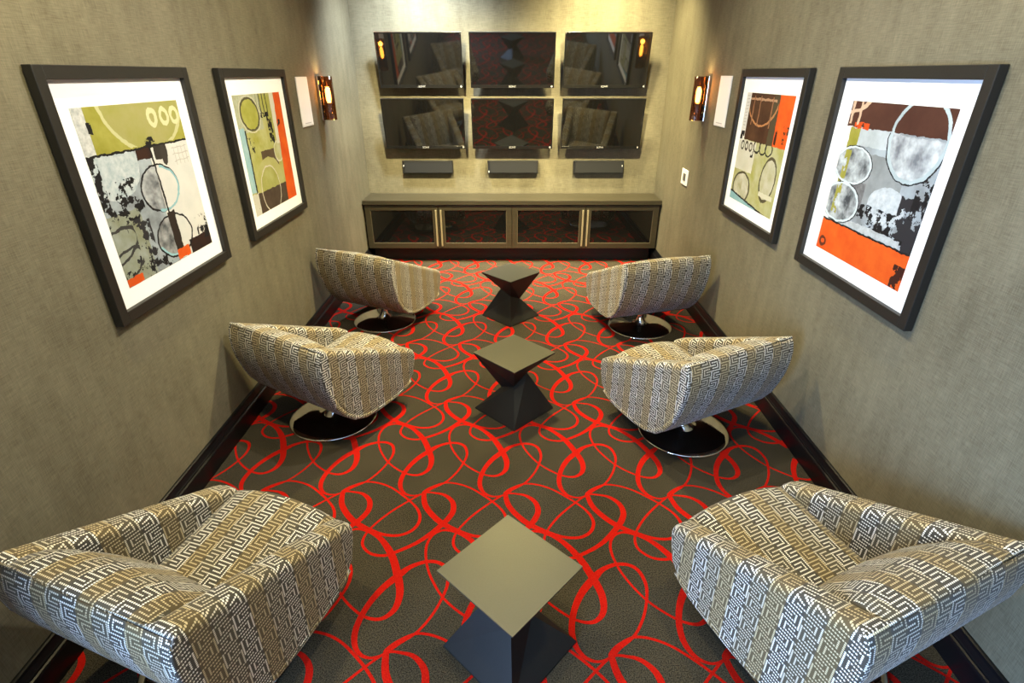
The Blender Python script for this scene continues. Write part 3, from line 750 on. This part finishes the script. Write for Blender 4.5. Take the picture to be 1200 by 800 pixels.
table(-0.012, 5.365, R(0), True, 'black hourglass side table nearest the media cabinet')
table(0.022, 3.548, R(0), False, 'black hourglass side table second from the media cabinet')
table(0.000, 1.590, R(2), True, 'black hourglass side table with pale top, third from the media cabinet')
table(0.0, -0.30, R(1), False, 'black hourglass side table mirrored in the upper middle television')

# ------------------------------------------------------------------ swivel chairs
HULL = [(-0.362, 0.838), (-0.384, 0.80), (-0.396, 0.74), (-0.396, 0.67), (-0.384, 0.58), (-0.358, 0.49), (-0.322, 0.395), (-0.264, 0.306), (-0.180, 0.228), (-0.065, 0.180),
        (0.08, 0.162), (0.25, 0.158), (0.38, 0.172), (0.455, 0.200)]
FRONT = [(0.500, 0.245), (0.522, 0.32), (0.536, 0.385)]
def half_w(y): return 0.452 + (0.408 - 0.452) * (y + 0.38) / 0.92
def offset_path(P, d):
    out = []
    for i, p in enumerate(P):
        a = P[max(i - 1, 0)]; b = P[min(i + 1, len(P) - 1)]
        tx, ty = b[0] - a[0], b[1] - a[1]; l = math.hypot(tx, ty)
        out.append((p[0] - ty / l * d, p[1] + tx / l * d))
    return out
def arclen(P):
    s = [0.0]
    for a, b in zip(P, P[1:]): s.append(s[-1] + math.hypot(a[0] - b[0], a[1] - b[1]))
    return s
def uv_set(me, fn):
    uvl = me.uv_layers.new(name='UVMap')
    for p in me.polygons:
        for li in p.loop_indices:
            uvl.data[li].uv = fn(me.vertices[me.loops[li].vertex_index].co, p.normal)
def closest_arc(P, S, y, z):
    best = None
    for i in range(len(P) - 1):
        ax, ay = P[i]; bx, by = P[i + 1]; dx, dy = bx - ax, by - ay; L = dx * dx + dy * dy
        t = max(0, min(1, ((y - ax) * dx + (z - ay) * dy) / L)); q = (ax + dx * t - y) ** 2 + (ay + dy * t - z) ** 2
        if best is None or q < best[0]: best = (q, S[i] + t * math.sqrt(L))
    return best[1]
def make_chair():
    r = empty('swivel_chair')
    # wrap-round shell: back and underside in one panel
    inner = offset_path(HULL, 0.034); S = arclen(HULL)
    bm = bmesh.new(); rows = []
    for P in (HULL, inner): rows.append([[bm.verts.new((sx * half_w(y), y, z)) for sx in (-1, 1)] for y, z in P])
    O, I = rows; n = len(HULL)
    for i in range(n - 1):
        bm.faces.new((O[i][0], O[i][1], O[i + 1][1], O[i + 1][0])); bm.faces.new((I[i][0], I[i + 1][0], I[i + 1][1], I[i][1]))
        for s in (0, 1): bm.faces.new((O[i][s], O[i + 1][s], I[i + 1][s], I[i][s]))
    for e in (0, n - 1): bm.faces.new((O[e][0], O[e][1], I[e][1], I[e][0]))
    rim = [e for e in bm.edges if (e.verts[0] in [v for q in O for v in q]) and (e.verts[1] in [v for q in O for v in q]) and (abs(abs(e.verts[0].co.x) - half_w(e.verts[0].co.y)) < 1e-5)
           and e.verts[0].co.x * e.verts[1].co.x > 0]
    rim += [e for e in bm.edges if set(e.verts) == set(O[0])]
    bmesh.ops.bevel(bm, geom=rim, offset=0.012, segments=3, affect='EDGES', profile=0.5)
    sh = from_bm('shell', bm, M_FAB, r, True)
    uv_set(sh.data, lambda c, nn: (c.y + 1.0, c.z + 0.5) if abs(nn.x) > 0.6 else (c.x + 2.0, 3.0 - closest_arc(HULL, S, c.y, c.z)))
    # arms
    body = offset_path(HULL, 0.012)
    top = [(0.537, 0.415), (0.526, 0.442), (0.503, 0.462), (0.468, 0.482), (-0.285, 0.812), (-0.325, 0.830), (-0.350, 0.838), (-0.358, 0.836)]
    outline = body[1:] + FRONT + top
    for s in (-1, 1):
        bm = bmesh.new()
        a = [bm.verts.new((s * (half_w(y) - 0.001), y, z)) for y, z in outline]; b = [bm.verts.new((s * (half_w(y) - 0.122), y, z)) for y, z in outline]
        m = len(outline); fa = bm.faces.new(a); fb = bm.faces.new(b)
        for k in range(m): bm.faces.new((a[k], a[(k + 1) % m], b[(k + 1) % m], b[k]))
        bmesh.ops.recalc_face_normals(bm, faces=bm.faces[:])
        es = [e for e in bm.edges if len(e.link_faces) == 2 and (fa in e.link_faces or fb in e.link_faces) and (max(v.co.z for v in e.verts) > 0.40 or max(v.co.y for v in e.verts) > 0.49)
              and not all(v.co.y < -0.34 for v in e.verts)]
        bmesh.ops.bevel(bm, geom=es, offset=0.036, segments=4, affect='EDGES', profile=0.5)
        ar = from_bm('arm', bm, M_FAB, r, True)
        for p in ar.data.polygons:
            if len(p.vertices) > 6: p.use_smooth = False
        def f(c, nn, s=s):
            if abs(nn.x) > 0.5: return (c.y + 1.0, c.z + 0.5)
            return (c.y + 1.0, abs(c.x) + 0.8)
        uv_set(ar.data, f)
    # cushions lofted across the width
    def cushion(name, prof, wfn, bulge, uoff):
        Sx = arclen(prof); nx = 12; bm = bmesh.new(); g = []
        for k in range(nx + 1):
            q = -1 + 2 * k / nx; ring = []
            for (y, z), (by, bz, drop) in zip(prof, bulge):
                c = 1 - q * q; e = abs(q) ** 6
                ring.append(bm.verts.new((q * wfn(y), y + by * c, z + bz * c - drop * e)))
            g.append(ring)
        m = len(prof)
        for k in range(nx):
            for i in range(m): bm.faces.new((g[k][i], g[k + 1][i], g[k + 1][(i + 1) % m], g[k][(i + 1) % m]))
        bm.faces.new(g[0]); bm.faces.new(g[-1])
        arc = {}
        o = from_bm(name, bm, M_FAB, r, True)
        uv_set(o.data, lambda c, nn: (c.x + uoff, 1.5 + closest_arc(prof, Sx, c.y, c.z)))
        return o
    wi = lambda y: half_w(y) - 0.116
    bp = [(-0.362, 0.60), (-0.372, 0.72), (-0.372, 0.80), (-0.364, 0.832), (-0.342, 0.836), (-0.300, 0.828), (-0.250, 0.808), (-0.205, 0.772), (-0.160, 0.705), (-0.110, 0.64), (-0.060, 0.54), (-0.015, 0.455), (0.02, 0.38), (0.02, 0.30), (-0.15, 0.30), (-0.30, 0.45)]
    bb = [(0, 0, 0)] * 3 + [(0, 0.0, 0.004), (0, 0.002, 0.006), (0, 0.004, 0.008), (0.012, 0.006, 0.012), (0.02, 0.006, 0.02), (0.03, 0.006, 0.01), (0.035, 0, 0), (0.03, 0, 0), (0.02, 0, 0), (0.01, 0, 0), (0, 0, 0), (0, 0, 0), (0, 0, 0)]
    cushion('back_cushion', bp, wi, bb, 2.0)
    sp = [(-0.02, 0.375), (0.08, 0.385), (0.20, 0.402), (0.32, 0.422), (0.42, 0.438), (0.49, 0.446), (0.525, 0.440), (0.544, 0.418), (0.549, 0.375), (0.542, 0.31), (0.522, 0.25), (0.485, 0.206), (0.40, 0.20), (0.10, 0.20), (-0.02, 0.25)]
    sb = [(0, 0.012, 0.0), (0, 0.018, 0.0), (0, 0.024, 0.004), (0, 0.028, 0.006), (0.004, 0.030, 0.008), (0.012, 0.030, 0.008), (0.022, 0.026, 0.006), (0.026, 0.016, 0), (0.026, 0, 0), (0.02, 0, 0), (0.012, 0, 0), (0.004, 0, 0), (0, 0, 0), (0, 0, 0), (0, 0, 0)]
    cushion('seat_cushion', sp, wi, sb, 2.0)
    bm = bmesh.new(); lathe(bm, [(0.072, 0.0405), (0.056, 0.056), (0.043, 0.080), (0.033, 0.112), (0.028, 0.140), (0.026, 0.157)], 40)
    from_bm('swivel_column', bm, M_CHROME, r, True)['label'] = 'chrome swivel column'
    bm = bmesh.new(); lathe(bm, [(0, 0.0005), (0.318, 0.0005), (0.326, 0.004), (0.326, 0.012), (0.318, 0.0165), (0.29, 0.018), (0.20, 0.022), (0.13, 0.028), (0.095, 0.034), (0.072, 0.0406), (0, 0.0406)], 96)
    from_bm('base_disc', bm, M_CHROME, r, True)['label'] = 'round chrome base disc'
    bm = bmesh.new(); rows = []
    for y, z in ((-0.15, 0.212), (-0.065, 0.176), (0.08, 0.158), (0.25, 0.154), (0.38, 0.168), (0.44, 0.188)):
        rows.append([bm.verts.new((sx * (half_w(y) - 0.03), y, z + dz)) for dz in (-0.003, 0.010) for sx in (-1, 1)])
    for a, b in zip(rows, rows[1:]):
        for q in ((0, 1), (1, 3), (3, 2), (2, 0)): bm.faces.new((a[q[0]], a[q[1]], b[q[1]], b[q[0]]))
    for e in (rows[0], rows[-1]): bm.faces.new((e[0], e[1], e[3], e[2]))
    from_bm('dust_cover', bm, M_DARK, r)['label'] = 'black cloth under the seat'
    return r
CHAIRS = [
    (-1.316, 1.541, 69.8, 'key-patterned swivel chair beside the pale-topped table, on the olive-banded picture\'s side'),
    (1.351, 1.565, 113.8, 'key-patterned swivel chair beside the pale-topped table, on the light switch side'),
    (-1.365, 3.432, 60.0, 'key-patterned swivel chair between the olive-banded picture and the second table'),
    (1.269, 3.255, 116.3, 'key-patterned swivel chair on the light switch side, beside the second table'),
    (-1.356, 5.232, 65.6, 'key-patterned swivel chair under the orange-strip picture, nearest the media cabinet'),
    (1.340, 5.084, 106.8, 'key-patterned swivel chair on the light switch side, nearest the media cabinet'),
]
proto = make_chair()
for k, (x, y, a, lab) in enumerate(CHAIRS):
    o = proto if k == 0 else copy_tree(proto)
    o.location = (x, y, 0); o.rotation_euler = (0, 0, R(a - 90))
    tag(o, lab, 'chair', 'patterned swivel chairs')
